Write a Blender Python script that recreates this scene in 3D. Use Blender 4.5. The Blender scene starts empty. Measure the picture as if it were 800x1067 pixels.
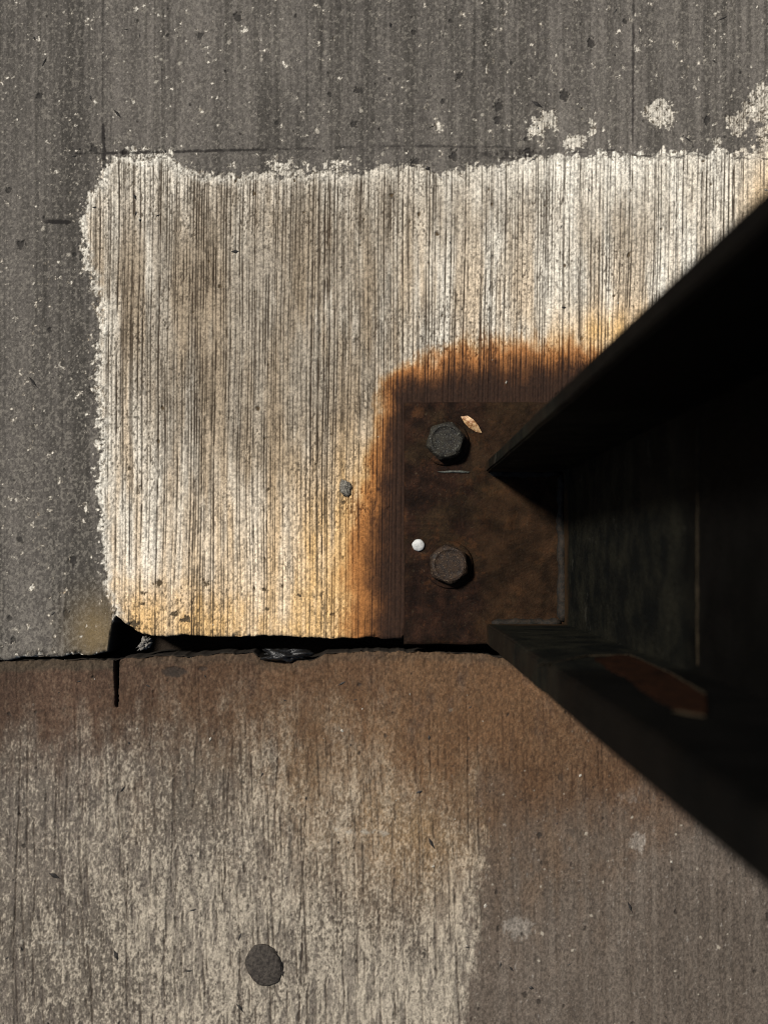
import bpy, bmesh, math
import numpy as np
from mathutils import Vector

# ------------------------------------------------------------------ basics
sc = bpy.context.scene
COL = sc.collection
rng = np.random.default_rng(7)

H = 1.0                     # camera height over the pavement
F = 1150.0                  # focal length in photograph pixels (800 px wide)
TILT = math.atan(48.0 / F)  # the phone is held almost level
S = H / F                   # metres on the pavement per photograph pixel
CX = 404.0                  # the optical axis sits a little right of the middle
ct, st = math.cos(TILT), math.sin(TILT)


def G(px, py, z=0.0):
    """ground point (at height z) seen at a pixel of the photograph"""
    x, y = (px - CX) / F, -(py - 533.5) / F
    wy, wz = y * ct + st, y * st - ct
    k = (z - H) / wz
    return (x * k, wy * k)


def uv_of(X, Y, Z=0.0):
    """ground coordinates in units of about 0.9 mm"""
    vz = Z - H
    yc = Y * ct + vz * st
    zc = np.minimum(-Y * st + vz * ct, -0.2)
    return CX + F * X / (-zc), 533.5 - F * yc / (-zc)


def ray_plane_y(px, py, y0):
    x, y = (px - CX) / F, -(py - 533.5) / F
    wy, wz = y * ct + st, y * st - ct
    k = y0 / wy
    return (x * k, y0, H + wz * k)


# ------------------------------------------------------------------ noise
TAB = rng.random((512, 512)).astype(np.float32)


def vn(x, y, seed=0):
    x = np.asarray(x, dtype=np.float64) + seed * 37.31
    y = np.asarray(y, dtype=np.float64) + seed * 91.73
    xi = np.floor(x); yi = np.floor(y)
    fx = (x - xi).astype(np.float32); fy = (y - yi).astype(np.float32)
    xi = xi.astype(np.int64) & 511; yi = yi.astype(np.int64) & 511
    x1 = (xi + 1) & 511; y1 = (yi + 1) & 511
    fx = fx * fx * (3 - 2 * fx); fy = fy * fy * (3 - 2 * fy)
    a = TAB[yi, xi] * (1 - fx) + TAB[yi, x1] * fx
    b = TAB[y1, xi] * (1 - fx) + TAB[y1, x1] * fx
    return a * (1 - fy) + b * fy


def fbm(x, y, oct=4, seed=0, gain=0.5):
    t = 0; a = 1.0; n = 0.0
    for o in range(oct):
        t = t + a * vn(x * 2.03 ** o, y * 2.03 ** o, seed + o * 5)
        n += a; a *= gain
    return t / n


def sst(a, b, x):
    t = np.clip((x - a) / (b - a), 0, 1)
    return t * t * (3 - 2 * t)


def gauss(u, v, cx, cy, rx, ry):
    return np.exp(-((u - cx) / rx) ** 2 - ((v - cy) / ry) ** 2)


def poly_sdf(u, v, pts):
    """signed distance, negative inside"""
    d = np.full(u.shape, 1e9); inside = np.zeros(u.shape, bool)
    n = len(pts)
    for i in range(n):
        ax, ay = pts[i]; bx, by = pts[(i + 1) % n]
        ex, ey = bx - ax, by - ay
        wx, wy = u - ax, v - ay
        t = np.clip((wx * ex + wy * ey) / (ex * ex + ey * ey + 1e-9), 0, 1)
        d = np.minimum(d, (wx - ex * t) ** 2 + (wy - ey * t) ** 2)
        c = ((ay > v) != (by > v)) & (u < (bx - ax) * (v - ay) / ((by - ay) if by != ay else 1e-9) + ax)
        inside ^= c
    d = np.sqrt(d)
    return np.where(inside, -d, d)


def seg_d(u, v, ax, ay, bx, by):
    ex, ey = bx - ax, by - ay
    t = np.clip(((u - ax) * ex + (v - ay) * ey) / (ex * ex + ey * ey), 0, 1)
    return np.hypot(u - ax - ex * t, v - ay - ey * t), t


def line_table(seed, smin, smax, wmin, wmax):
    r = np.random.default_rng(seed)
    n = 60000; tab = np.zeros(n, np.float32); p = 5.0; ax = np.arange(n) * 0.1
    while p < n * 0.1 - 10:
        w = r.uniform(wmin, wmax); s = .38 + .62 * r.random()
        i0, i1 = int((p - 4) * 10), int((p + 4) * 10)
        tab[i0:i1] = np.maximum(tab[i0:i1], s * np.exp(-((ax[i0:i1] - p) / w) ** 2))
        p += r.uniform(smin, smax) if r.random() > 0.25 else r.uniform(smin * .6, smin * 1.1)
    return tab


def lines(u, v, tab, lean=0.0, wav=1.6):
    uu = u + lean * v + wav * (vn(u / 60, v / 130, 3) - .5) * 2 + .5 * (vn(u / 9, v / 40, 4) - .5)
    return tab[np.clip(((uu + 2200) * 10).astype(np.int64) % 59000, 0, 59999)]


# ------------------------------------------------------------------ node helper
class Tree:
    def __init__(self, name):
        self.m = bpy.data.materials.new(name); self.m.use_nodes = True
        self.nt = self.m.node_tree
        self.b = self.nt.nodes['Principled BSDF']
        self.pos = None

    def node(self, t, **kw):
        n = self.nt.nodes.new(t)
        for k, val in kw.items(): setattr(n, k, val)
        return n

    def put(self, sock, val):
        if isinstance(val, bpy.types.NodeSocket): self.nt.links.new(val, sock)
        elif isinstance(val, (tuple, list)) and len(val) == 3 and sock.type == 'RGBA': sock.default_value = (*val, 1)
        else: sock.default_value = val

    def attr(self, name):
        return self.node('ShaderNodeAttribute', attribute_name=name).outputs['Fac']

    def obj(self):
        if self.pos is None:
            self.pos = self.node('ShaderNodeTexCoord').outputs['Object']
        return self.pos

    def noise(self, scale, detail=3.0, rough=.55, stretch=None):
        v = self.obj()
        if stretch:
            mp = self.node('ShaderNodeMapping'); self.put(mp.inputs['Vector'], v)
            mp.inputs['Scale'].default_value = stretch; v = mp.outputs['Vector']
        n = self.node('ShaderNodeTexNoise')
        self.put(n.inputs['Vector'], v)
        n.inputs['Scale'].default_value = scale; n.inputs['Detail'].default_value = detail
        n.inputs['Roughness'].default_value = rough
        return n.outputs['Fac']

    def mix(self, f, a, b):
        n = self.node('ShaderNodeMix', data_type='RGBA')
        self.put(n.inputs[0], f); self.put(n.inputs[6], a); self.put(n.inputs[7], b)
        return n.outputs[2]

    def math(self, op, a, b=0.0, clamp=False):
        n = self.node('ShaderNodeMath', operation=op, use_clamp=clamp)
        self.put(n.inputs[0], a); self.put(n.inputs[1], b)
        return n.outputs[0]

    def mul(self, a, b): return self.math('MULTIPLY', a, b)

    def rng(self, f, a, b, c=0.0, d=1.0):
        n = self.node('ShaderNodeMapRange', interpolation_type='SMOOTHSTEP')
        self.put(n.inputs[0], f)
        for i, val in enumerate((a, b, c, d)): n.inputs[i + 1].default_value = val
        return n.outputs[0]

    def scale(self, col, f):
        n = self.node('ShaderNodeVectorMath', operation='SCALE')
        self.put(n.inputs[0], col) if isinstance(col, bpy.types.NodeSocket) else setattr(n.inputs[0], 'default_value', col); self.put(n.inputs['Scale'], f)
        return n.outputs[0]

    def xyz(self):
        n = self.node('ShaderNodeSeparateXYZ'); self.put(n.inputs[0], self.obj())
        return n.outputs

    def finish(self, col, rough=.8, metal=0.0, spec=.3, bump=None, dist=.001, strength=.6):
        self.put(self.b.inputs['Base Color'], col)
        self.put(self.b.inputs['Roughness'], rough)
        self.put(self.b.inputs['Metallic'], metal)
        self.put(self.b.inputs['Specular IOR Level'], spec)
        if bump is not None:
            n = self.node('ShaderNodeBump')
            n.inputs['Distance'].default_value = dist; n.inputs['Strength'].default_value = strength
            self.put(n.inputs['Height'], bump)
            self.nt.links.new(n.outputs['Normal'], self.b.inputs['Normal'])
        return self.m


def tag(o, label=None, cat=None, group=None, kind=None):
    if label: o['label'] = label
    if cat: o['category'] = cat
    if group: o['group'] = group
    if kind: o['kind'] = kind
    return o


def link(name, me, mat, parent=None, smooth=True):
    o = bpy.data.objects.new(name, me); COL.objects.link(o)
    if mat: me.materials.append(mat)
    if parent: o.parent = parent
    if smooth: me.polygons.foreach_set('use_smooth', np.ones(len(me.polygons), bool))
    me.update()
    return o


def grid_mesh(name, X, Y, Z, attrs=None, closed=False):
    r, c = X.shape
    me = bpy.data.meshes.new(name)
    co = np.stack([X, Y, Z], -1).reshape(-1, 3).astype(np.float32)
    idx = np.arange(r * c).reshape(r, c)
    q = np.stack([idx[:-1, :-1], idx[:-1, 1:], idx[1:, 1:], idx[1:, :-1]], -1).reshape(-1, 4)
    me.vertices.add(len(co)); me.vertices.foreach_set('co', co.ravel())
    me.loops.add(q.size); me.loops.foreach_set('vertex_index', q.ravel().astype(np.int32))
    me.polygons.add(len(q))
    me.polygons.foreach_set('loop_start', np.arange(0, q.size, 4, dtype=np.int32))
    me.update(calc_edges=True); me.validate()
    for k, a in (attrs or {}).items():
        at = me.attributes.new(k, 'FLOAT', 'POINT')
        at.data.foreach_set('value', a.astype(np.float32).ravel())
    return me


def axis_grid(lo, hi, step, far):
    """fine spacing between lo and hi, growing outside out to +-far"""
    core = np.arange(lo, hi + step, step)
    out = []; d = step; p = core[-1]
    while p < far: d *= 1.03 if d < .008 else 1.25; p += d; out.append(p)
    out2 = []; d = step; p = core[0]
    while p > -far: d *= 1.03 if d < .008 else 1.25; p -= d; out2.append(p)
    return np.array(out2[::-1] + list(core) + out)


# ------------------------------------------------------------------ masks shared by both slabs
PLATE = (421.0, 418.0, 772.0, 672.0)     # rust bleeds out of this base plate


def rect_d(u, v, r):
    dx = np.maximum(np.maximum(r[0] - u, u - r[2]), 0)
    dy = np.maximum(np.maximum(r[1] - v, v - r[3]), 0)
    return np.hypot(dx, dy)


def dots(u, v, cell, prob, rmin, rmax, seed, asp=1.0):
    """scattered round-ish dots, one per jittered cell"""
    out = np.zeros(u.shape, np.float32)
    ci = np.floor(u / cell); cj = np.floor(v / cell)
    for di in (-1, 0, 1):
        for dj in (-1, 0, 1):
            a = (ci + di).astype(np.int64); b = (cj + dj).astype(np.int64)
            h = TAB[(a * 7 + seed * 13) & 511, (b * 11 + a * 3 + seed * 29) & 511]
            h2 = TAB[(a * 5 + seed * 17 + 100) & 511, (b * 3 + a * 13 + seed + 50) & 511]
            h3 = TAB[(a * 3 + b * 7 + seed * 7 + 200) & 511, (b * 13 + seed * 3 + 9) & 511]
            h4 = TAB[(a * 9 + b * 5 + seed * 11 + 300) & 511, (b * 17 + a + seed * 19) & 511]
            cx = (a + .15 + .7 * h2) * cell; cy = (b + .15 + .7 * h3) * cell
            rad = rmin + (rmax - rmin) * h4 ** 3
            d = np.hypot((u - cx), (v - cy) / asp) * (0.45 + 1.1 * vn(u / 1.9 + a, v / 1.9 + b, seed))
            out = np.maximum(out, np.where(h < prob, sst(rad + .6, rad - .5, d), 0))
    return out


STEP = 0.00066
y_top = G(400, -14)[1]; y_bot = G(400, 1082)[1]
x_l = G(-14, 500)[0]; x_r = G(814, 500)[0]
xs = axis_grid(x_l, x_r, STEP, 14.0)

# ------------------------------------------------------------------ upper slab
eu = np.array([-3000, 0, 40, 86, 104, 112, 116, 120, 124, 132, 141, 150, 170, 250, 330, 400, 470, 600, 800, 1200, 4000.])
ev = np.array([688, 687, 685.5, 683, 682, 680, 652, 642, 645, 652, 658, 661, 662, 663, 664.5, 665, 665, 666, 667, 668, 668.])
ux = uv_of(xs, np.full_like(xs, G(400, 664)[1]))[0]
edge_v = np.interp(ux, eu, ev) + 1.6 * (vn(ux / 14, ux * 0, 11) - .5) * 2 + 1.0 * (vn(ux / 4, ux * 0, 12) - .5)
edge_y = np.array([G(400, v)[1] for v in edge_v])
y0 = G(400, 664)[1]
core = np.arange(0, y_top - y0 + STEP, STEP)
ext = []; d = STEP; p = core[-1]
while p < 14: d *= 1.03 if d < .008 else 1.25; p += d; ext.append(p)
yr = np.concatenate([core, ext])
X, YR = np.meshgrid(xs, yr)
Y = y0 + YR + (edge_y - y0)[None, :] * np.exp(-(YR / 0.06) ** 2)
u, v = uv_of(X, Y)
u = np.clip(u, -2000, 3000); v = np.clip(v, -2500, 3000)
dedge = YR / S

WP = [(116, 640), (109, 612), (105, 570), (103, 530), (101, 500), (103, 450), (100, 410), (99, 375), (103, 330), (96, 292),
      (84, 272), (88, 255), (82, 232), (88, 208), (102, 192), (108, 168), (122, 161), (150, 164), (172, 161), (190, 172), (212, 180),
      (230, 183), (268, 179), (300, 181), (338, 177), (360, 182), (398, 172), (430, 168), (462, 182), (482, 175), (520, 171),
      (545, 164), (580, 158), (640, 160), (700, 157), (760, 158), (800, 156), (1070, 158), (1090, 700), (1000, 760), (150, 760), (118, 700)]
sd = poly_sdf(u, v, WP)
n1 = fbm(u / 9, v / 9, 4, 21, .6) - .5
n2 = fbm(u / 2.9, v / 2.9, 3, 26, .65) - .5
n3 = fbm(u / 42, v / 42, 4, 31) - .5
hp = .35 * fbm(u / 3.2, v / 4.0, 3, 41, .65) + .65 * fbm(u / 1.5, v / 1.9, 2, 43, .6)
n5 = fbm(u / 5.5, v / 5.5, 2, 28) - .5
edge_amp = 14 + 12 * sst(300, 150, v) * sst(200, 90, u)
coat = sst(-1.2, 1.2, sd + n1 * edge_amp + n5 * 15 + n2 * 7)
coat = np.where((u < 122) & (sd > 0) & (v > 600), np.maximum(coat, sst(0, 3, sd)), coat)
# places where the grey coat flaked off
for (cx, cy, rx, ry, k) in [(560, 133, 9, 10, 1), (572, 125, 10, 11, 1), (596, 147, 12, 7, .9), (618, 134, 7, 9, .55), (687, 117, 15, 15, 1.15),
                            (455, 129, 6, 8, .5), (770, 128, 14, 13, .7), (788, 112, 16, 16, .95), (797, 97, 14, 12, .9), (800, 140, 14, 16, .95),
                            (748, 150, 6, 14, .6), (240, 172, 6, 5, .4), (297, 171, 18, 10, .55), (150, 158, 30, 7, .6), (355, 172, 18, 7, .5),
                            (62, 686, 60, 7, .5)]:
    e = k * np.exp(-(((u - cx) / rx) ** 2 + ((v - cy) / ry) ** 2) ** 1.5)
    coat = np.minimum(coat, 1 - sst(.36, .5, e + n2 * .9 + n5 * .9 + n1 * .5))
chalk = (1 - coat) * np.clip(sst(-15, -2, sd + n1 * 16) * (.35 + .65 * sst(440, 120, u)) + .12 * sst(2, 5, sd), 0, 1)
lace = (1 - coat) * sst(-13, -1, sd + n1 * 14) * sst(.56, .68, fbm(u / 2.6, v / 2.6, 3, 37, .65))
chalk *= sst(.30, .5, fbm(u / 4, v / 5, 3, 36, .6) + .1)
LT = line_table(3, 2.7, 5.8, .46, .84)
LT2 = line_table(9, 2.4, 4.2, .45, .7)
LT3 = line_table(14, 9, 30, .5, .9)
ln = lines(u, v, LT, .012)
ln2 = lines(u, v, LT2, .008)
ln3 = lines(u, v, LT3, .010)
am = fbm(u / 10, v / 90, 3, 51)
am2 = fbm(u / 3, v / 7, 3, 56, .65)
am3 = fbm(u / 70, v / 60, 3, 58)
LS = .92 + .25 * gauss(u, v, 260, 300, 170, 170) - .22 * sst(560, 640, v) - .16 * gauss(u, v, 620, 250, 140, 90) + .5 * (am3 - .5)
brk = sst(.30, .52, fbm(u / 2.6, v / 16, 3, 54, .65) + .25 * (am3 - .5))
gr = np.maximum(1.25 * ln * sst(.12, .42, am), .7 * ln2 * sst(.40, .60, am) * sst(.35, .65, am3 + .25 * gauss(u, v, 260, 300, 170, 170) - .15 * sst(560, 640, v)))
gr = np.maximum(gr * (.45 + .55 * brk), 1.0 * ln3 * sst(.25, .5, fbm(u / 20, v / 160, 3, 53)) * (.5 + .5 * brk))
gr = np.clip(gr * LS * 1.4, 0, 1)
gr = np.maximum(gr * (1 - .6 * chalk), .9 * lace)
gr = np.maximum(gr, .75 * sst(.60, .74, fbm(u / 1.5, v / 3.4, 2, 59, .6)) * sst(.3, .6, am3))
grime = (gauss(u, v, 270, 300, 150, 130) * .95 + gauss(u, v, 300, 430, 110, 90) * .75 + gauss(u, v, 160, 330, 60, 90) * .45
         + gauss(u, v, 650, 230, 45, 40) * .6 + gauss(u, v, 510, 220, 60, 40) * .6 + gauss(u, v, 360, 245, 60, 60) * .35 + .20)
grime = np.clip(grime * (.15 + 1.7 * fbm(u / 11, v / 60, 4, 61, .65)), 0, 1)
grime *= sst(600, 480, v) * .75 + .25
grime = np.where(sd > 5, .62, grime)
dp = rect_d(u, v, PLATE)
dp = .35 * dp + .65 * np.maximum(np.maximum(PLATE[0] - u, u - PLATE[2]), np.maximum(PLATE[1] - v, v - PLATE[3])).clip(0)
nr = fbm(u / 16, v / 26, 4, 71, .6) - .5
nrs = fbm(u / 5, v / 40, 3, 76, .6) - .5
tl = sst(560, 360, v)                       # stain is thinner round the top left corner
dn = dp + nr * 26 + nrs * 7 - 5 + tl * sst(430, 400, u) * 10 + sst(600, 640, u) * 16
topm = sst(395, 520, u) * sst(430, 412, v)
Wd = 40 + 44 * sst(430, 620, v) + 30 * topm
rust1 = np.clip(1 - (dn - 7 * topm) / Wd, 0, 1) * (1 - .22 * sst(600, 650, u))
rust2 = rust1
stain = sst(300, 0, np.hypot((u - 420) * .9, (v - 690) * .95)) * 1.15
stain = np.maximum(stain, 1.15 * sst(190, 40, dp) * sst(400, 580, v) * sst(430, 415, u))
stain = np.maximum(stain, sst(575, 660, v + nr * 50) * sst(90, 130, u) * .9)
stain = np.maximum(stain, gauss(u, v, 150, 640, 60, 30) * .9)
stain = np.maximum(stain, .75 * gauss(u, v, 800, 230, 28, 70))
stain = np.maximum(stain, .85 * gauss(u, v, 640, 345, 55, 26))
stain = np.clip(stain * (.35 + 1.25 * fbm(u / 12, v / 60, 4, 81, .6)), 0, 1)
warm = sst(.35, .68, fbm(u / 14, v / 130, 4, 86)) * sst(140, 320, v) * .75
mark = np.zeros_like(u)
for ax, ay, bx, by, w, k in [(80, 160, 300, 155, 1.3, .9), (300, 155, 420, 152, 1.2, .55), (420, 152, 530, 153, 1.2, .6), (107.5, 128, 109, 176, 1.9, .95),
                             (45, 230.5, 74, 231.5, 2.1, 1.0), (660, -20, 659, 150, 1.1, .8), (183, 60, 183, 150, 1.0, .4), (108, -20, 107, 126, .9, .45), (495, 0, 494, 90, .8, .3), (335, -20, 334, 120, 1, .3)]:
    dd, t = seg_d(u, v, ax, ay, bx, by)
    w2 = w * (1 - .5 * np.abs(2 * t - 1) ** 4)
    mark = np.maximum(mark, k * sst(w2 + .9, w2 - .6, dd + n2 * 2.4) * sst(.2, .45, vn(u / 12, v / 12, 88) + .15 * k))
# hairline crack along the top of the bare patch
cy = np.interp(u, [500, 520, 560, 600, 640, 665, 700, 730, 760, 800, 900], [168, 166, 163, 157, 158, 163, 162, 161, 165, 166, 170]) + 5 * (vn(u / 9, v * 0, 91) - .5)
crack = sst(1.9, .3, np.abs(v - cy + n2 * 3) + 1.6 * vn(u / 11, v / 40, 95)) * sst(.2, .4, vn(u / 22, v / 50, 96)) * sst(498, 520, u) * sst(900, 860, u)
darkpatch = gauss(u, v, 530, 160, 38, 5) * sst(.4, .55, fbm(u / 6, v / 4, 3, 93))
mark = np.clip(np.maximum(mark, np.maximum(crack * .85, darkpatch * .9)), 0, 1)
pit = dots(u, v, 26, .35, .4, 1.7, 1, 1.3) * (1 - .6 * coat) * sst(100, 140, u)
pit = np.maximum(pit, coat * dots(u, v, 30, .35, .7, 4.2, 2, 1.2))
for (cx, cy_, r) in [(165, 608, 4.2), (214, 607, 4), (276, 615, 3.2), (182, 641, 3.4), (193, 646, 5), (150, 619, 2), (150, 629, 2), (208, 37, 5), (373, 94, 5),
                     (249, 18, 5), (480, 80, 4), (432, 33, 3), (140, 650, 5), (312, 620, 3), (346, 640, 2.5)]:
    dd = np.hypot((u - cx), (v - cy_) * 1.25) + n2 * 11
    pit = np.maximum(pit, sst(r + .8, r - 1, dd))
speck = dots(u, v, 26, .38, .3, 2.0, 4) * coat
worn = coat * sst(.54, .66, fbm(u / 1.9, v / 2.4, 3, 97, .6) + .07 * sst(560, 690, v) * sst(110, 40, u) + .05 * sst(200, 60, u) * sst(200, 500, v) - .04)
streak = .5 * fbm(u / 3, v / 120, 3, 101, .6) + .5 * fbm(u / 17, v / 400, 3, 102, .6)
tone = .6 * fbm(u / 120, v / 140, 3, 105) + .4 * fbm(u / 14, v / 220, 3, 106) - .22 * sst(160, 60, u) * sst(60, 200, v) + .12 * sst(560, 760, u)
base_end = gauss(u, v, 100, 660, 26, 34) * coat

Z = (-.0008 * gr * (1 - coat) - .00005 * ln * coat + .00035 * coat + .0003 * (hp - .5) * (1 - coat) + .00016 * (hp - .5) * coat
     + .0005 * n2 * (chalk + .2) - .0011 * pit - .0005 * crack + .0005 * (fbm(u / 30, v / 30, 3, 108) - .5) - .0004 * np.minimum(mark, 1) * (coat))
far = sst(1200, 1700, np.abs(u - 400)) + sst(1200, 1700, np.abs(v - 500))
Z = np.where(far > .5, 0, Z)
chip = sst(.5, .75, fbm(u / 11, v / 11, 3, 111, .6)) * np.exp(-dedge / 5)
Z = Z - .0035 * chip - .0022 * np.exp(-dedge / 1.6)
rows = [(-.0001, -.004), (-.0008, -.012), (-.002, -.030), (-.003, -.058)]
names = dict(coat=coat, chalk=chalk, groove=gr, grime=grime, rusty=rust1, stain=stain, warm=warm, mark=mark,
             pit=pit, speck=speck, worn=worn, streak=streak, tone=tone, basebrown=base_end, grain=hp)
sidenoise = vn(ux / 6, ux * 0, 120) - .5
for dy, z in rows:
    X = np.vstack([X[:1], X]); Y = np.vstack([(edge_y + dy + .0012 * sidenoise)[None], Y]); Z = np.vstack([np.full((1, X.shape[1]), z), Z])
    for k in names: names[k] = np.vstack([names[k][:1] if k != 'mark' or z > -.002 else np.full((1, X.shape[1]), .93), names[k]])  # side face rows painted dark, shade of the gap put into the colour
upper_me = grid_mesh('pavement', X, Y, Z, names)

T = Tree('broomed_concrete')
a = T.attr
fine = T.noise(900, 4, .65)
fine2 = T.noise(2600, 2, .6)
col = T.mix(T.rng(a('tone'), .3, .7), (.73, .665, .55), (.83, .78, .67))
col = T.mix(a('warm'), col, (.56, .43, .285))
col = T.mix(T.mul(a('grime'), .72), col, (.19, .145, .095))
col = T.mix(T.mul(a('stain'), .85), col, (.68, .42, .16))
col = T.mix(T.mul(a('chalk'), .85), col, (.66, .62, .53))
col = T.scale(col, T.rng(a('grain'), .2, .75, .50, 1.25))
col = T.mix(T.mul(a('groove'), .96), col, (.024, .017, .010))
col = T.mix(a('pit'), col, (.07, .05, .028))
gk = T.rng(a('grain'), .2, .8, .72, 1.25)
rz = T.math('ADD', a('rusty'), T.mul(T.math('SUBTRACT', a('groove'), .3), .14))
col = T.mix(T.mul(T.rng(rz, .02, .36), .72), col, T.scale(T.mix(a('groove'), (.52, .30, .105), (.08, .035, .012)), gk))
col = T.mix(T.mul(T.rng(rz, .16, .46), .88), col, T.scale(T.mix(a('groove'), (.29, .105, .025), (.05, .02, .007)), gk))
col = T.mix(T.mul(T.rng(rz, .38, .72), .95), col, T.scale(T.mix(a('groove'), (.072, .029, .011), (.03, .012, .005)), gk))
col = T.mix(T.mul(T.rng(rz, .56, .90), .9), col, T.scale((.018, .009, .0055), gk))
g1 = T.mix(T.rng(a('streak'), .3, .7), (.064, .057, .048), (.118, .105, .090))
g1 = T.scale(g1, T.rng(a('tone'), .25, .75, .74, 1.14))
g1 = T.scale(g1, T.rng(a('grain'), .2, .8, .70, 1.30))
g1 = T.mix(T.mul(a('worn'), .38), g1, (.25, .225, .185))
g1 = T.mix(T.mul(a('speck'), .8), g1, (.33, .30, .245))
g1 = T.mix(T.mul(a('pit'), .8), g1, (.022, .02, .018))
g1 = T.mix(T.mul(a('basebrown'), .75), g1, (.17, .12, .055))
col = T.mix(a('coat'), col, g1)
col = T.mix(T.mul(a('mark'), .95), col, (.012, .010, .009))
col = T.scale(col, T.rng(fine, .25, .75, .72, 1.28))
UPPER = T.finish(col, .88, 0, .2, T.math('ADD', fine, T.mul(fine2, .5)), .0006, .5)
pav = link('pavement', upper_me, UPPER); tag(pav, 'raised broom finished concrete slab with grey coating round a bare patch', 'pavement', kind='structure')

# ------------------------------------------------------------------ lower slab
LZ = -.004
lu = np.array([-3000, 0, 60, 110, 119, 126, 150, 200, 262, 275, 300, 325, 340, 400, 440, 500, 530, 600, 900, 4000.])
lv = np.array([690, 689, 688, 687, 689, 687, 685, 684, 681, 689, 691, 688, 681, 680, 679.5, 682, 686, 684, 684, 684.])
ux = uv_of(xs, np.full_like(xs, G(400, 684)[1]))[0]
ledge_v = np.interp(ux, lu, lv) + 1.4 * (vn(ux / 10, ux * 0, 211) - .5) * 2 + 1.0 * (vn(ux / 3, ux * 0, 212) - .5)
ledge_y = np.array([G(400, vv, LZ)[1] for vv in ledge_v])
y0 = G(400, 684, LZ)[1]
core = np.arange(0, y0 - y_bot + STEP, STEP)
ext = []; d = STEP; p = core[-1]
while p < 14: d *= 1.03 if d < .008 else 1.25; p += d; ext.append(p)
yr = np.concatenate([core, ext])
X, YR = np.meshgrid(xs, yr)
Y = y0 - YR + (ledge_y - y0)[None, :] * np.exp(-(YR / 0.05) ** 2)
u, v = uv_of(X, Y, LZ)
u = np.clip(u, -2000, 3000); v = np.clip(v, -2500, 3000)
dedge = YR / S
n1 = fbm(u / 9, v / 14, 4, 221, .6) - .5
n2 = fbm(u / 3.0, v / 4.5, 3, 226, .62) - .5
n3 = fbm(u / 60, v / 60, 4, 231) - .5
hp = .35 * fbm(u / 2.8, v / 4.2, 3, 241, .65) + .65 * fbm(u / 1.5, v / 2.4, 2, 243, .6)
slit = np.zeros_like(u)
for ax, ay, bx_, by, w in [(22, 770, 14, 1010, 1.1), (36, 850, 34, 960, .9), (92, 985, 97, 1075, 1.2), (60, 800, 56, 900, .7), (133, 900, 131, 1030, .9), (170, 970, 172, 1050, 1.0),
                           (250, 990, 249, 1075, 1.1), (316, 965, 311, 1075, 1.2), (318, 880, 312, 960, 1.0), (322, 780, 317, 880, .8), (290, 790, 283, 900, .8), (206, 760, 200, 860, .8),
                           (238, 800, 233, 940, .9), (355, 930, 358, 1060, .8), (392, 720, 386, 840, .7), (410, 905, 412, 1060, .8), (160, 720, 157, 780, .7), (182, 800, 178, 930, .7)]:
    dd, t = seg_d(u + 5 * (fbm(v / 26, u * 0 + ax, 3, 61) - .5), v, ax, ay, bx_, by)
    slit = np.maximum(slit, sst(.55 * w + .75, .55 * w - .6, np.abs(dd + 0 * u) + n2 * 2.2) * (.35 + .65 * sst(.1, .35, vn(u / 30, v / 12, 63))))
bx = np.interp(v, [640, 780, 830, 870, 930, 1000, 1040, 1090, 1500], [470, 500, 503, 502, 496, 492, 484, 478, 470])
coat = sst(-9, 8, u - bx + n1 * 46 + n2 * 14) * sst(760, 840, v + n3 * 60)
LTa = line_table(23, 4, 11, .5, 1.3)
ln = lines(u, v, LTa, -.03, 3.0)
am = fbm(u / 6, v / 46, 4, 251, .6)
gr = np.clip(1.15 * ln * sst(.40, .56, am) * sst(.36, .56, fbm(u / 3.5, v / 18, 3, 259, .65)) * (.5 + 1.2 * fbm(u / 4, v / 9, 3, 256)), 0, 1)
LTb = line_table(33, 30, 90, .7, 1.2)
gr = gr ** .75 * (1 - .45 * sst(800, 740, v))
gr = np.maximum(gr, .95 * lines(u, v, LTb, -.035, 5.0) * (.25 + .75 * sst(500, 400, u) * sst(720, 800, v)) * sst(.42, .55, fbm(u / 20, v / 70, 3, 258)) * sst(700, 800, v))
brown_end = np.interp(u, [-400, 0, 120, 200, 300, 380, 450, 560, 700, 900], [785, 785, 775, 768, 768, 785, 820, 850, 840, 810])
bn = v + n3 * 90 + n1 * 46 + (fbm(u / 7, v / 60, 3, 261) - .5) * 60
brown = sst(brown_end + 75, brown_end - 60, bn)
rad = np.hypot((u - 470) * .7, (v - 720) * 1.0)
orange = .9 * sst(280, 20, rad + n3 * 120 + n1 * 30) * sst(.2, .55, fbm(u / 22, v / 50, 4, 265, .6) + .12)
orange = np.maximum(orange, .85 * gauss(u, v, 430, 860, 90, 80) * (.4 + 1.0 * fbm(u / 18, v / 40, 3, 267)))
orange = np.maximum(orange, .6 * gauss(u, v, 570, 880, 80, 90) * sst(.35, .7, fbm(u / 18, v / 40, 3, 268)))
mott = .6 * fbm(u / 2.2, v / 4.2, 3, 271, .72) + .4 * fbm(u / 1.6, v / 2.2, 2, 273)
mz = fbm(u / 50, v / 110, 3, 276)
zone = .12 * sst(790, 980, v) - .10 * sst(140, 0, u) + .05 * sst(150, 420, u)
light = sst(.42, .67, mott + .35 * (mz - .5) + .22 * (fbm(u / 9, v / 26, 3, 278) - .5) + zone - .03)
dark = sst(.50, .68, fbm(u / 5, v / 28, 4, 281, .65) + .2 * (mz - .5)) * sst(720, 820, v)
for (cx, cy_, rx, ry) in [(460, 945, 9, 20), (455, 860, 6, 16), (312, 905, 5, 26), (330, 790, 10, 30), (240, 820, 8, 22)]:
    dark = np.maximum(dark, sst(.4, .7, gauss(u, v, cx, cy_, rx, ry) + n1 * .7))
lip = sst(14, 8, dedge + n1 * 6) * sst(130, 112, u) + .55 * sst(12, 5, dedge + n1 * 8) * sst(120, 150, u)
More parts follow.
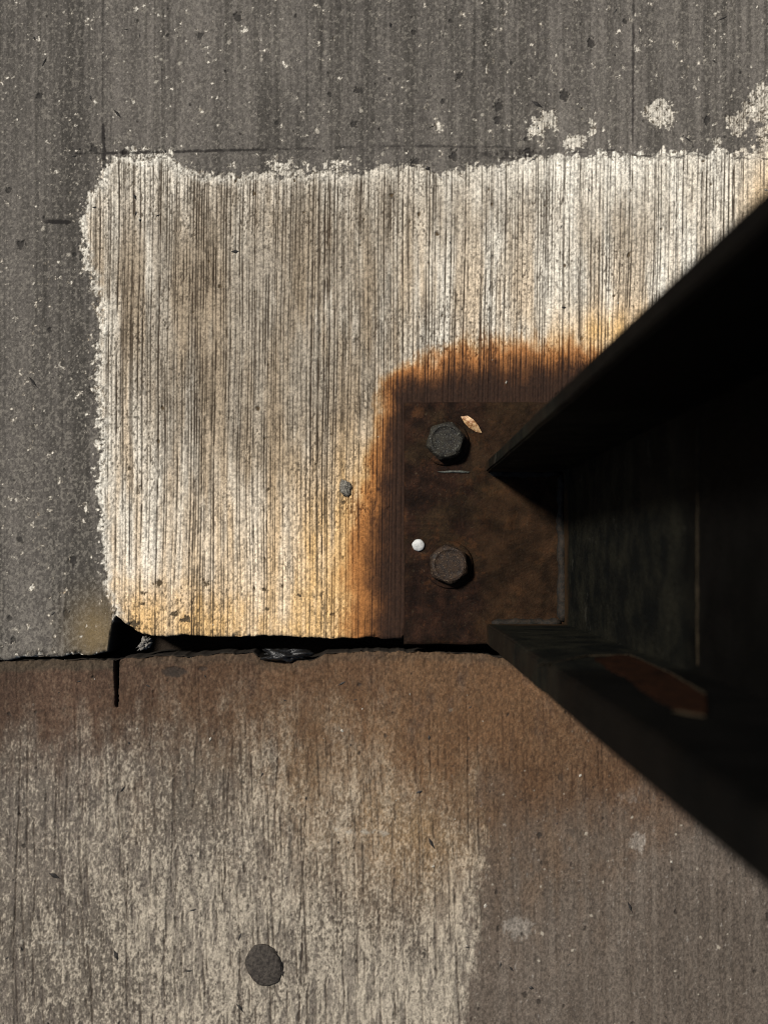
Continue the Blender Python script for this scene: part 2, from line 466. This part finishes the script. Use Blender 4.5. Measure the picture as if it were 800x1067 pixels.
patch = sst(.35, .6, gauss(u, v, 181, 700, 15, 6) + n1 * .6) + .8 * sst(.35, .6, gauss(u, v, 212, 697, 6, 3) + n1 * .6)
pit = coat * dots(u, v, 24, .4, .5, 2.4, 12, 1.6) + (1 - coat) * dots(u, v, 30, .3, .5, 1.9, 13, 1.4)
pit = np.clip(pit + patch, 0, 1)
speck = dots(u, v, 24, .45, .35, 1.9, 14) * (.25 + .75 * coat) * sst(690, 740, v)
scr, t_ = seg_d(u, v, 18, 983, 92, 982)
scr2, t_ = seg_d(u, v, 350, 866, 410, 869)
scratch = np.maximum(sst(3.0, .2, scr + n2 * 9), sst(2.6, .2, scr2 + n2 * 9)) * .8 * sst(.35, .6, fbm(u / 7, v / 5, 3, 284))
pale = np.maximum(.9 * sst(.3, .6, gauss(u, v, 664, 878, 9, 12) + n2), sst(.3, .6, gauss(u, v, 655, 830, 10, 7) + n2 * 1.4))
pale = np.maximum(pale, .6 * sst(.4, .7, gauss(u, v, 540, 968, 20, 14) + n2))
streak = fbm(u / 6, v / 300, 3, 285, .6)
tone = fbm(u / 110, v / 130, 3, 288)
# joint cut into the slab
jd, jt = seg_d(u, v, 120.5, 640, 121.5, 736)
jw = 2.4 - 1.3 * sst(.55, 1, jt)
joint = sst(jw + .9, jw - .6, jd + n2 * 1.6)
gr = np.maximum(gr, slit)
light = light * (1 - .75 * slit)
Z = (LZ + .00035 * (hp - .5) + .00035 * (light - .5) * (1 - brown) * (1 - coat) - .0010 * gr * (1 - .6 * coat) - .001 * pit - .0007 * dark * (1 - coat)
     + .0011 * n3 - .014 * joint)
far = sst(1200, 1700, np.abs(u - 400)) + sst(1200, 1700, np.abs(v - 500))
Z = np.where(far > .5, LZ, Z)
chip = sst(.5, .75, fbm(u / 12, v / 12, 3, 291, .6)) * np.exp(-dedge / 7)
Z = Z - .003 * chip - .0025 * np.exp(-dedge / 1.8)
names = dict(coat=coat, groove=gr, brown=brown, orange=orange, light=light, dark=dark, lip=np.clip(lip, 0, 1), pit=pit, speck=speck,
             scratch=scratch, pale=pale, streak=streak, tone=tone, grain=hp, joint=joint)
sidenoise = vn(ux / 6, ux * 0, 320) - .5
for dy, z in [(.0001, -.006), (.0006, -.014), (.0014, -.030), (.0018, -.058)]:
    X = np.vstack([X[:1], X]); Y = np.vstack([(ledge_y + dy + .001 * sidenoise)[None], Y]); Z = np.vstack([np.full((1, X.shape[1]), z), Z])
    for k in names: names[k] = np.vstack([names[k][:1] if k != 'joint' or z > -.002 else np.full((1, X.shape[1]), .93), names[k]])  # side faces coloured dark so no sunlit facet shows in the shaded gap
X, Y, Z = X[:, ::-1], Y[:, ::-1], Z[:, ::-1]
names = {k: q[:, ::-1] for k, q in names.items()}
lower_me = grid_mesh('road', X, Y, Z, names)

T = Tree('worn_concrete')
a = T.attr
fine = T.noise(900, 4, .65)
fine2 = T.noise(2600, 2, .6)
col = T.mix(T.rng(a('tone'), .3, .7), (.100, .084, .066), (.122, .102, .081))
col = T.mix(T.mul(a('light'), .85), col, (.340, .294, .228))
col = T.mix(T.mul(a('dark'), .6), col, (.075, .062, .052))
col = T.mix(T.mul(a('orange'), .6), col, (.23, .135, .055))
col = T.mix(T.mul(a('groove'), .8), col, (.045, .034, .025))
g1 = T.mix(T.rng(a('streak'), .3, .7), (.084, .066, .051), (.104, .084, .066))
g1 = T.scale(g1, T.rng(a('tone'), .25, .75, .9, 1.1))
g1 = T.mix(T.mul(a('orange'), .75), g1, (.125, .072, .036))
g1 = T.mix(T.mul(a('groove'), .35), g1, (.05, .04, .03))
g1 = T.mix(T.mul(a('pale'), .6), g1, (.30, .27, .23))
col = T.mix(a('coat'), col, g1)
b1 = T.mix(a('orange'), (.052, .0285, .017), (.094, .048, .022))
b1 = T.scale(b1, T.rng(a('tone'), .25, .75, .85, 1.15))
b1 = T.mix(T.mul(a('groove'), .55), b1, (.035, .018, .010))
b1 = T.mix(T.mul(a('light'), .09), b1, (.24, .15, .08))
col = T.mix(T.mul(a('brown'), .93), col, b1)
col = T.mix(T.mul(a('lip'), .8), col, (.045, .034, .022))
col = T.scale(col, T.rng(a('grain'), .2, .8, .64, 1.38))
col = T.mix(T.mul(a('speck'), .8), col, (.32, .28, .22))
col = T.mix(T.mul(a('scratch'), .8), col, (.30, .27, .22))
col = T.mix(T.mul(a('pit'), .8), col, (.025, .02, .016))
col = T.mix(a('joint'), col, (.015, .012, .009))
col = T.scale(col, T.rng(fine, .25, .75, .72, 1.28))
LOWER = T.finish(col, .88, 0, .2, T.math('ADD', fine, T.mul(fine2, .5)), .0006, .5)
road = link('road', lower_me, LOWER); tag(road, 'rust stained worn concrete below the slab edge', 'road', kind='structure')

# soil deep in the joint, one sheet out to the horizon
T = Tree('dark_soil')
SOIL = T.finish(T.mix(T.noise(300), (.012, .009, .007), (.03, .022, .016)), .95, 0, .1, T.noise(400), .002, .8)
gx = axis_grid(-.5, .5, .05, 60); gy = axis_grid(-.5, .5, .05, 60)
X, Y = np.meshgrid(gx, gy)
g = link('ground', grid_mesh('ground', X, Y, -.055 + .004 * (vn(X * 40, Y * 40, 5) - .5)), SOIL)
tag(g, 'dark soil at the bottom of the open joint', 'ground', kind='structure')

# ------------------------------------------------------------------ steel column
PT = .012
root = bpy.data.objects.new('steel_column', None); COL.objects.link(root)
tag(root, 'black painted steel H column on a rusty bolted base plate', 'column', kind='thing')
pl, pt_ = G(421, 418, PT); pr, pb = G(772, 672, PT)
root.location = ((pl + pr) / 2, (pt_ + pb) / 2, 0)
ox, oy = root.location.x, root.location.y

PLX = pl - ox
T = Tree('rusty_plate_steel')
x_, y_, z_ = T.xyz()
n = T.noise(70, 5, .65); nf = T.noise(480, 4, .7); nb = T.noise(22, 3, .6)
c = T.mix(T.rng(n, .35, .68), (.010, .006, .0045), (.036, .016, .0095))
c = T.mix(T.mul(T.rng(nb, .48, .64), .8), c, (.032, .021, .010))
c = T.mix(T.mul(T.rng(T.noise(130, 4, .7), .58, .72), .7), c, (.068, .027, .011))
c = T.scale(c, T.rng(nf, .25, .75, .45, 1.6))
c = T.mix(T.mul(T.rng(T.noise(48, 6, .72), .54, .64), .75), c, (.085, .036, .014))
c = T.mix(T.mul(T.rng(T.noise(310, 4, .7), .60, .70), .6), c, (.10, .075, .045))
c = T.mix(T.mul(T.rng(T.noise(420, 3, .6), .66, .74), T.rng(T.noise(35, 3, .6), .48, .62)), c, (.13, .10, .065))
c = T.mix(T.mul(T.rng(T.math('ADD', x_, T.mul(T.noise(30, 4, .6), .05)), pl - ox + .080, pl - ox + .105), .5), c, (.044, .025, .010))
c = T.scale(T.mix(.25, T.scale(c, .6), (.024, .0115, .006)), T.rng(T.noise(62, 6, .7), .32, .68, .45, 1.45))
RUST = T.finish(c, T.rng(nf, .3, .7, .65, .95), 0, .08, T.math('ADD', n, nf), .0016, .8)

TIPX = G(507, 560, PT)[0] - ox
T = Tree('black_paint_steel')
x_, y_, z_ = T.xyz()
n = T.noise(40, 5, .6); nf = T.noise(420, 4, .7)
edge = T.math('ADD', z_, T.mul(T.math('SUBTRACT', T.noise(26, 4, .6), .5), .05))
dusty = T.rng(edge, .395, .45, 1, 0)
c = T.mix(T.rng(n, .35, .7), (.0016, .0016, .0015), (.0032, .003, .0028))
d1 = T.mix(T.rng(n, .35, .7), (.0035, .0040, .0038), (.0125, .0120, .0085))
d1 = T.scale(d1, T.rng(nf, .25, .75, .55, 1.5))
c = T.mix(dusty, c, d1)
sp = T.rng(T.noise(160, 3, .6), .70, .76)
c = T.mix(T.mul(T.mul(sp, dusty), .5), c, (.05, .047, .038))
foot = T.rng(T.math('ADD', z_, T.mul(T.math('SUBTRACT', n, .5), .09)), .012, .045, 1, 0)
c = T.mix(T.mul(foot, .75), c, (.045, .026, .013))
tip = T.rng(T.math('ADD', x_, T.mul(T.math('SUBTRACT', T.noise(60, 5, .7), .5), .012)), TIPX + .0005, TIPX + .005, 1, 0)
c = T.mix(T.mul(T.mul(tip, T.rng(z_, .25, .55, 1, .25)), T.mul(T.rng(T.noise(18, 4, .65), .40, .58), .55)), c, T.mix(nf, (.007, .005, .0035), (.022, .0145, .009)))
scuff = T.mul(T.rng(T.noise(34, 6, .75), .60, .66), dusty)
c = T.mix(T.mul(scuff, .6), c, (.035, .033, .026))
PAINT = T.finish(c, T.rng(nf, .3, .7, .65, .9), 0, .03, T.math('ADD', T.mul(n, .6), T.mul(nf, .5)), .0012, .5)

T = Tree('weld_scale')
n = T.noise(260, 4, .7)
WELD = T.finish(T.mix(T.rng(n, .35, .68), (.006, .005, .0035), (.020, .013, .0075)), .8, 0, .3, n, .0015, .9)

T = Tree('rust_scale')
n = T.noise(160, 5, .7)
SCALE = T.finish(T.mix(T.rng(n, .35, .68), (.006, .0025, .0015), (.022, .0085, .004)), .9, 0, .03, n, .001, .8)
T = Tree('peeled_paint_rim')
n = T.noise(200, 4, .7)
RIM = T.finish(T.mix(n, (.007, .005, .003), (.038, .028, .016)), .8, 0, .1, n, .0006, .6)


def box_part(name, x0, x1, y0, y1, z0, z1, mat, bev, parent, nz=0, jit=0.0, seed=0):
    bm = bmesh.new()
    bmesh.ops.create_cube(bm, size=1)
    for vv in bm.verts:
        vv.co = Vector((x0 + (vv.co.x + .5) * (x1 - x0), y0 + (vv.co.y + .5) * (y1 - y0), z0 + (vv.co.z + .5) * (z1 - z0))) - Vector((ox, oy, 0))
    if bev:
        bmesh.ops.bevel(bm, geom=bm.edges[:], offset=bev, segments=3, affect='EDGES')
    zz = z0
    for k in range(nz):
        zz = z0 + (k + 1) * (.5 - z0) / nz
        bmesh.ops.bisect_plane(bm, geom=bm.verts[:] + bm.edges[:] + bm.faces[:], plane_co=(0, 0, zz), plane_no=(0, 0, 1))
    if jit:
        for vv in bm.verts:
            q = vv.co
            vv.co.x += jit * (float(vn(q.z * 25, q.y * 30, seed)) - .5) * 2
            vv.co.y += jit * (float(vn(q.z * 25 + 9, q.x * 30, seed + 3)) - .5) * 2
    me = bpy.data.meshes.new(name); bm.to_mesh(me); bm.free()
    o = link(name, me, mat, parent)
    try: me.set_sharp_from_angle(angle=math.radians(40))
    except Exception: pass
    return o


# base plate as a rough, slightly eaten sheet of steel
st_ = .0016
gx = np.arange(pl, pr + 1e-9, st_); gy = np.arange(pb, pt_ + 1e-9, st_)
X, Y = np.meshgrid(gx, gy)
de = np.minimum(np.minimum(X - pl, pr - X), np.minimum(Y - pb, pt_ - Y))
Z = PT + .0011 * (fbm(X / .012, Y / .012, 4, 401, .6) - .5) - .0022 * np.exp(-de / .0011) - .0016 * np.exp(-de / .004) * fbm(X / .006, Y / .006, 3, 402)
def ring(M, f):
    r = np.zeros((M.shape[0] + 2, M.shape[1] + 2)); r[1:-1, 1:-1] = M
    r[0, 1:-1] = M[0]; r[-1, 1:-1] = M[-1]; r[:, 0] = r[:, 1]; r[:, -1] = r[:, -2]
    return r
wob = .0012
X = X + wob * (fbm(Y / .02, X / .02, 3, 404) - .5) * np.exp(-de / .01); Y = Y + wob * (fbm(X / .02 + 5, Y / .02, 3, 405) - .5) * np.exp(-de / .01)
X, Y, Z = ring(X, 0), ring(Y, 0), ring(Z, 0)
for M in (Z,): M[0, :] = M[-1, :] = .0006; M[:, 0] = M[:, -1] = .0006
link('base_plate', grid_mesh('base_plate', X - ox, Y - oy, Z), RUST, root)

# flanges and web, feet at the pixels read off the photograph
fx0 = G(507, 560, PT)[0]
fx1 = G(510 + 184, 560, PT)[0]
ft_o = G(508, 480, PT)[1]; ft_i = G(508, 492, PT)[1]
fb_i = G(506, 650, PT)[1]; fb_o = G(506, 672, PT)[1]
wx0 = G(587, 560, PT)[0]; wx1 = wx0 + .009
TOP = 2.6
zb = PT - .0006
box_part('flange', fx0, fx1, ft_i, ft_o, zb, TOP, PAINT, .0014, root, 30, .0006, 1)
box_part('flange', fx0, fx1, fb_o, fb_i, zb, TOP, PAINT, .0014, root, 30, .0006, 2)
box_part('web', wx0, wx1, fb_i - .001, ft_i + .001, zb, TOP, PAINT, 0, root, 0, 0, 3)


def bead(name, pts, rad, mat, parent, seed=0, rough=.35, n=10, step=.0022):
    """weld bead / strip: a lumpy tube along a polyline"""
    P = [Vector(p) for p in pts]; path = []
    for a_, b_ in zip(P[:-1], P[1:]):
        k = max(2, int((b_ - a_).length / step))
        path += [a_.lerp(b_, i / k) for i in range(k)]
    path.append(P[-1])
    bm = bmesh.new(); prev = None; rings = []
    for i, p in enumerate(path):
        t = (path[min(i + 1, len(path) - 1)] - path[max(i - 1, 0)]).normalized()
        s_ = t.cross(Vector((0, 0, 1)) if abs(t.z) < .9 else Vector((1, 0, 0))).normalized(); w_ = s_.cross(t)
        e = min(1, .35 + min(i, len(path) - 1 - i) * .4)
        r = []
        for k in range(n):
            an = 2 * math.pi * k / n
            rr = rad * e * (1 + rough * 2 * (float(fbm(np.array(i * .35), np.array(k * .6 + seed), 3, seed)) - .5))
            r.append(bm.verts.new(p + s_ * rr * math.cos(an) + w_ * rr * math.sin(an) - Vector((ox, oy, 0))))
        rings.append(r)
    for A, B in zip(rings[:-1], rings[1:]):
        for k in range(n): bm.faces.new((A[k], A[(k + 1) % n], B[(k + 1) % n], B[k]))
    bm.faces.new(rings[0][::-1]); bm.faces.new(rings[-1])
    bmesh.ops.recalc_face_normals(bm, faces=bm.faces[:])
    me = bpy.data.meshes.new(name); bm.to_mesh(me); bm.free()
    return link(name, me, mat, parent)


zf = PT + .0004
bead('weld', [(wx0 - .0015, ft_i - .002, zf), (wx0 - .0015, fb_i + .002, zf)], .0042, WELD, root, 1, .6)
bead('weld', [(wx0 - .003, fb_i + .001, zf), (fx0 + .004, fb_i + .0008, zf)], .0036, WELD, root, 2, .8)
bead('weld', [(fx0 + .008, fb_o - .001, zf), (fx0 + .06, fb_o - .001, zf)], .0040, WELD, root, 4, .8)
bead('weld', [(wx0 - .003, ft_i - .001, zf), (fx0 + .003, ft_i - .001, zf)], .0036, WELD, root, 3, .6)
# the old paint line across web and flange
zl = .4405
bead('paint_ridge', [(wx0 - .0002, ft_i - .006, zl + .004), (wx0 - .0004, (ft_i + fb_i) / 2, zl), (wx0 - .0003, fb_i + .004, zl - .002)], .00055, RIM, root, 5, 1.3, 6, .0012)
p1 = ray_plane_y(560, 695, fb_i); p2 = ray_plane_y(612, 684, fb_i); p3 = ray_plane_y(656, 683, fb_i); p4 = ray_plane_y(700, 703, fb_i); p5 = ray_plane_y(735, 724, fb_i)
up = Vector((0, .0003, 0))
bead('paint_ridge', [Vector(p) + up for p in (p1, p2, p3)], .00055, RIM, root, 6, .9, 6, .0012)
bead('paint_ridge', [Vector(p) + up for p in (p3, p4, p5)], .00055, RIM, root, 7, .9, 6, .0012)
q1 = ray_plane_y(700, 742, fb_i); q2 = ray_plane_y(735, 748, fb_i)
bead('paint_ridge', [Vector(p) + up for p in (q1, q2)], .00055, RIM, root, 8, .9, 6, .0012)
# the peeled rusty patch on the inner face of the flange
pp = [(618, 687), (640, 683), (656, 684), (680, 693), (705, 707), (735, 726), (736, 746), (712, 742), (690, 733), (668, 720), (650, 706), (632, 697)]
bm = bmesh.new(); fr = []; bk = []
pts = []
for i in range(len(pp)):
    a_, b_ = pp[i], pp[(i + 1) % len(pp)]
    for k in range(6):
        t = k / 6; j = (rng.random(2) - .5) * 2.4
        pts.append((a_[0] + (b_[0] - a_[0]) * t + j[0], a_[1] + (b_[1] - a_[1]) * t + j[1]))
for q in pts:
    w = ray_plane_y(q[0], q[1], fb_i)
    fr.append(bm.verts.new((w[0] - ox, fb_i + .0005 - oy, w[2]))); bk.append(bm.verts.new((w[0] - ox, fb_i - .0012 - oy, w[2])))
bm.faces.new(fr); bm.faces.new(bk[::-1])
for i in range(len(fr)):
    j = (i + 1) % len(fr); bm.faces.new((fr[i], bk[i], bk[j], fr[j]))
bmesh.ops.recalc_face_normals(bm, faces=bm.faces[:])
me = bpy.data.meshes.new('rust_patch'); bm.to_mesh(me); bm.free()
o = link('rust_patch', me, SCALE, root, False); o['label'] = 'bare rusty patch where the black paint peeled'


def bolt_mat(name, c0, c1, c2):
    T = Tree(name)
    n = T.noise(220, 4, .7); nf = T.noise(900, 3, .7)
    c = T.mix(T.rng(n, .35, .65), c0, c1)
    c = T.mix(T.rng(nf, .57, .68), c, c2)
    return T.finish(c, T.rng(n, .3, .7, .45, .8), .2, .25, T.math('ADD', n, T.mul(nf, .6)), .001, .8)


B1 = bolt_mat('green_black_bolt_steel', (.006, .005, .004), (.028, .024, .017), (.14, .14, .11))
B2 = bolt_mat('brown_bolt_steel', (.010, .006, .004), (.036, .021, .012), (.16, .115, .075))


def bolt(px, py, af_px, h, rot, mat, seed, lab):
    cx, cy = G(px, py, PT + h)
    zt = PT + .0035
    aR = af_px * S / 2
    N = 60
    def hexr(an):
        k = ((an - rot) % (math.pi / 3)) - math.pi / 6
        return aR / math.cos(k)
    prof = []
    R = []
    for i in range(N):
        an = 2 * math.pi * i / N
        rh = hexr(an)
        nz = float(fbm(np.array(math.cos(an) * 3 + 7), np.array(math.sin(an) * 3 + 7), 3, seed)) - .5
        rh = .8 * rh + .2 * aR * 1.06; rh *= 1 + .10 * nz
        drop = max(0, rh - aR * .985) * .62
        R.append([(an, rh * 1.0, 0), (an, rh, h * .35), (an, rh * (1 + .02 * nz), h - .0022 - drop), (an, rh * .975, h - .0012 - drop), (an, min(rh, aR) * .93, h - .0002), (an, aR * .80, h + .0001),
                  (an, aR * .74, h - .0005), (an, aR * .55, h - .0004 + .0006 * nz), (an, aR * .25, h - .0003)])
    bm = bmesh.new()
    V = [[bm.verts.new((cx + r * math.cos(an) - ox, cy + r * math.sin(an) - oy, zt + z)) for an, r, z in pr_] for pr_ in R]
    top = bm.verts.new((cx - ox, cy - oy, zt + h - .0002))
    for i in range(N):
        j = (i + 1) % N
        for k in range(8): bm.faces.new((V[i][k], V[j][k], V[j][k + 1], V[i][k + 1]))
        bm.faces.new((V[i][8], V[j][8], top))
    bmesh.ops.recalc_face_normals(bm, faces=bm.faces[:])
    me = bpy.data.meshes.new('bolt'); bm.to_mesh(me); bm.free()
    b = link('bolt', me, mat, root); b['label'] = lab
    me.set_sharp_from_angle(angle=math.radians(35))
    # washer under the head
    bm = bmesh.new()
    wr = aR * 1.33
    prs = [(wr, 0), (wr, .0024), (wr * .96, .0034), (aR * .7, .0034)]
    V = []
    for i in range(N):
        an = 2 * math.pi * i / N
        k_ = 1 + .03 * (float(vn(np.array(math.cos(an) * 2 + 3), np.array(math.sin(an) * 2 + 3), seed)) - .5)
        V.append([bm.verts.new((cx + .0006 + r * k_ * math.cos(an) - ox, cy - .0004 + r * k_ * math.sin(an) - oy, PT - .0006 + z)) for r, z in prs])
    for i in range(N):
        j = (i + 1) % N
        for k in range(3): bm.faces.new((V[i][k], V[j][k], V[j][k + 1], V[i][k + 1]))
    bmesh.ops.recalc_face_normals(bm, faces=bm.faces[:])
    me = bpy.data.meshes.new('washer'); bm.to_mesh(me); bm.free()
    link('washer', me, RUST, b); me.set_sharp_from_angle(angle=math.radians(35))


bolt(464, 459, 36, .0115, .25, B1, 3, 'greenish black rounded hex bolt')
bolt(467.5, 588, 37, .0115, .62, B2, 8, 'brown rusty hex bolt with scored side')


# ------------------------------------------------------------------ loose things
def simple_mat(name, c0, c1, rough=.7, spec=.3, sc_=400, bd=.0008):
    T = Tree(name); n = T.noise(sc_, 4, .65)
    return T.finish(T.mix(T.rng(n, .32, .68), c0, c1), rough, 0, spec, n, bd, .7)


def lump(name, px, py, zbase, rx, ry, rz, rot, mat, seed, rough=.35, freq=2.2, sink=.25, lev=4, outline=None):
    cx, cy = G(px, py, zbase)
    bm = bmesh.new(); bmesh.ops.create_icosphere(bm, subdivisions=lev, radius=1)
    for vv in bm.verts:
        q = vv.co.copy()
        d_ = 1 + rough * 2 * (float(fbm(np.array(q.x * freq + 11 + q.z * 1.3), np.array(q.y * freq + 7 - q.z * 1.7), 3, seed)) - .5)
        p = q * d_
        if outline: p = outline(p)
        c_, s_ = math.cos(rot), math.sin(rot)
        x, y = p.x * rx, p.y * ry
        vv.co = Vector((x * c_ - y * s_, x * s_ + y * c_, max(p.z * rz, -rz * sink)))
    me = bpy.data.meshes.new(name); bm.to_mesh(me); bm.free()
    o = link(name, me, mat)
    o.location = (cx, cy, zbase + rz * sink)
    return o


GUM = simple_mat('old_gum', (.020, .016, .013), (.060, .050, .040), .75, .25, 330, .0022)
def gum_shape(p):
    k = 1 - .10 * max(0, p.x * .7 + p.y * .7)
    return Vector((p.x * k, p.y * k, math.copysign(abs(p.z) ** .6, p.z)))
o = lump('chewing_gum', 276, 1005, LZ - .0004, 18.5 * S, 22 * S, .0028, .55, GUM, 15, .17, 1.4, .2, 4, gum_shape)
tag(o, 'dark round flattened lump of old chewing gum on the worn concrete', 'chewing gum')

WHITE = simple_mat('white_pellet', (.36, .36, .34), (.58, .58, .56), .5, .4, 300, .0003)
o = lump('pellet', 435.5, 568, PT, 6.4 * S, 6.0 * S, .0026, 0, WHITE, 25, .22, 1.5, .6, 3)
tag(o, 'small round white pellet lying on the base plate beside the brown bolt', 'pellet')

STONE = simple_mat('speckled_stone', (.015, .014, .011), (.24, .22, .18), .7, .2, 620, .0006)
o = lump('stone_chip', 360, 508, 0, 6.0 * S, 8.0 * S, .0026, .3, STONE, 35, .5, 2.0, .3, 3)
tag(o, 'black and white stone chip lying on the bare concrete patch', 'stone chip')

# dark wet wad in the gap, one lump of crumpled leaf
WAD = simple_mat('wet_dark_leaf', (.004, .004, .004), (.013, .012, .011), .35, .35, 300, .0012)
o = lump('crumpled_wad', 299, 682, -.011, 24 * S, 6.6 * S, .008, .0, WAD, 45, .75, 3.2, .6, 4)
tag(o, 'shiny black crumpled wad wedged in the gap under the slab edge', 'wad')
SCRAP = simple_mat('pale_scrap', (.02, .019, .017), (.26, .24, .21), .7, .3, 420, .001)
o = lump('crumpled_scrap', 152, 671, -.013, 7.5 * S, 4.2 * S, .005, .9, SCRAP, 55, 1.25, 4.6, .6, 4)
tag(o, 'pale grey crumpled scrap caught in the corner of the dark gap', 'scrap')


def sheet(name, pix, zs, mat, thick=.0003, crease=None):
    """small curled flat piece (leaf, blade) from pixel outline with own heights"""
    bm = bmesh.new(); top = []; bot = []
    for (px, py), z in zip(pix, zs):
        x, y = G(px, py, z)
        top.append(bm.verts.new((x, y, z))); bot.append(bm.verts.new((x, y, z - thick)))
    n_ = len(pix); cx = sum((vv.co for vv in top), Vector()) / n_
    ct_ = bm.verts.new(cx + Vector((0, 0, crease or 0))); cb = bm.verts.new(cx + Vector((0, 0, (crease or 0) - thick)))
    for i in range(n_):
        j = (i + 1) % n_
        bm.faces.new((top[i], top[j], ct_)); bm.faces.new((bot[j], bot[i], cb)); bm.faces.new((top[i], bot[i], bot[j], top[j]))
    bmesh.ops.recalc_face_normals(bm, faces=bm.faces[:])
    org = Vector((cx.x, cx.y, min(zs)))
    for vv in bm.verts: vv.co -= org
    bmesh.ops.subdivide_edges(bm, edges=bm.edges[:], cuts=1)
    me = bpy.data.meshes.new(name); bm.to_mesh(me); bm.free()
    o = link(name, me, mat, None, False); o.location = org
    return o


LEAF = simple_mat('dry_leaf', (.20, .075, .02), (.62, .42, .22), .55, .4, 300, .0005)
z = PT
o = sheet('dry_leaf', [(480, 434), (487, 433), (493, 437), (498, 443), (502, 451), (496, 450), (489, 446), (484, 441)], [z + .002, z + .004, z + .005, z + .004, z + .001, z + .0006, z + .0006, z + .001], LEAF, .0004, .003)
tag(o, 'curled orange brown leaf fragment beside the greenish black bolt', 'leaf')
BLADE = simple_mat('pale_straw', (.03, .032, .026), (.11, .115, .095), .5, .4, 500, .0004)
o = sheet('straw', [(455, 491.5), (468, 490.3), (482, 490.4), (490, 491.5), (487, 493), (474, 492.4), (462, 492.6)], [z + .0012, z + .002, z + .0024, z + .002, z + .001, z + .0012, z + .001], BLADE, .0004, .0006)
tag(o, 'thin pale straw lying across the base plate between the two bolts', 'straw')


# grit: chips nobody would count, pale and dark
def chips(name, n, mat, seed, smin, smax, el, zfun, region, label):
    r = np.random.default_rng(seed)
    V = []; Fc = []
    while len(V) < n * 6:
        px, py = r.uniform(*region[:2]), r.uniform(*region[2:])
        zb_ = zfun(px, py)
        if zb_ is None: continue
        x, y = G(px, py, zb_)
        s1 = (smin + (smax - smin) * r.random() ** 3) * S
        a1 = s1 * r.uniform(1, el); b1 = s1 * r.uniform(.6, 1); h1 = min(a1, b1) * r.uniform(.5, .9)
        an = r.uniform(0, math.pi); c_, s_ = math.cos(an), math.sin(an); base = len(V)
        for lx, ly, lz in ((a1, 0, .1), (0, b1, .15), (-a1, .2 * b1, .1), (.15 * a1, -b1, .1), (r.uniform(-.3, .3) * a1, 0, 1), (0, 0, -.8)):
            V.append((x + lx * c_ - ly * s_, y + lx * s_ + ly * c_, zb_ + lz * h1))
        for t in ((0, 1, 4), (1, 2, 4), (2, 3, 4), (3, 0, 4), (1, 0, 5), (2, 1, 5), (3, 2, 5), (0, 3, 5)):
            Fc.append(tuple(base + i for i in t))
    me = bpy.data.meshes.new(name); me.from_pydata(V, [], Fc)
    o = link(name, me, mat, None, False)
    return tag(o, label, 'grit', kind='stuff')


def surf(px, py):
    if 421 < px < 775 and 415 < py < 676: return None
    if 658 < py < 692: return None
    if 100 < px < 421 and 165 < py < 660 and rng.random() < .88: return None
    if py < 665: return .0003
    return LZ + .0002


PALE = simple_mat('pale_grit', (.22, .20, .165), (.46, .42, .35), .8, .2, 900, .0003)
DARK = simple_mat('dark_grit', (.010, .009, .008), (.030, .026, .022), .6, .3, 900, .0003)
chips('grit', 520, PALE, 5, .5, 2.3, 1.5, surf, (-500, 1300, -400, 1500), 'pale stone grit scattered over the grey concrete')
chips('grit', 620, DARK, 6, .7, 2.6, 4.2, surf, (-500, 1300, -400, 1500), 'tiny dark flecks and twig bits on the concrete')

# ------------------------------------------------------------------ light
SUN_EL = math.radians(54)
sh = Vector((0.79, -0.615, 0)).normalized()               # direction shadows fall on the ground
sdir = Vector((sh.x * math.cos(SUN_EL), sh.y * math.cos(SUN_EL), -math.sin(SUN_EL)))
L = bpy.data.lights.new('sun', 'SUN'); L.energy = 4.0; L.angle = math.radians(7); L.color = (1, .95, .87)
lo = bpy.data.objects.new('sun', L); COL.objects.link(lo); lo.location = (-2, 2, 4)
lo.rotation_euler = sdir.to_track_quat('-Z', 'Y').to_euler()
w = bpy.data.worlds.new('World'); sc.world = w; w.use_nodes = True
nt = w.node_tree
sky = nt.nodes.new('ShaderNodeTexSky'); sky.sky_type = 'NISHITA'; sky.sun_disc = False
sky.sun_elevation = SUN_EL
sky.sun_rotation = math.atan2(-sh.x, -sh.y)
nt.links.new(sky.outputs[0], nt.nodes['Background'].inputs['Color'])
nt.nodes['Background'].inputs['Strength'].default_value = 0.05

# ------------------------------------------------------------------ camera
cam = bpy.data.cameras.new('camera'); co = bpy.data.objects.new('camera', cam); COL.objects.link(co)
co.location = (0, 0, H); co.rotation_euler = (TILT, 0, 0)
cam.sensor_fit = 'HORIZONTAL'; cam.sensor_width = 36.0
cam.lens = 36.0 * F / 800.0
cam.shift_x = -(CX - 400.0) / 800.0
cam.clip_start = .01; cam.clip_end = 200
cam.dof.use_dof = True; cam.dof.focus_distance = H - .004; cam.dof.aperture_fstop = 9.5
sc.camera = co
sc.cycles.filter_width = 1.1
sc.view_settings.view_transform = 'Standard'; sc.view_settings.look = 'None'
sc.view_settings.exposure = 0.3; sc.view_settings.gamma = 1.0
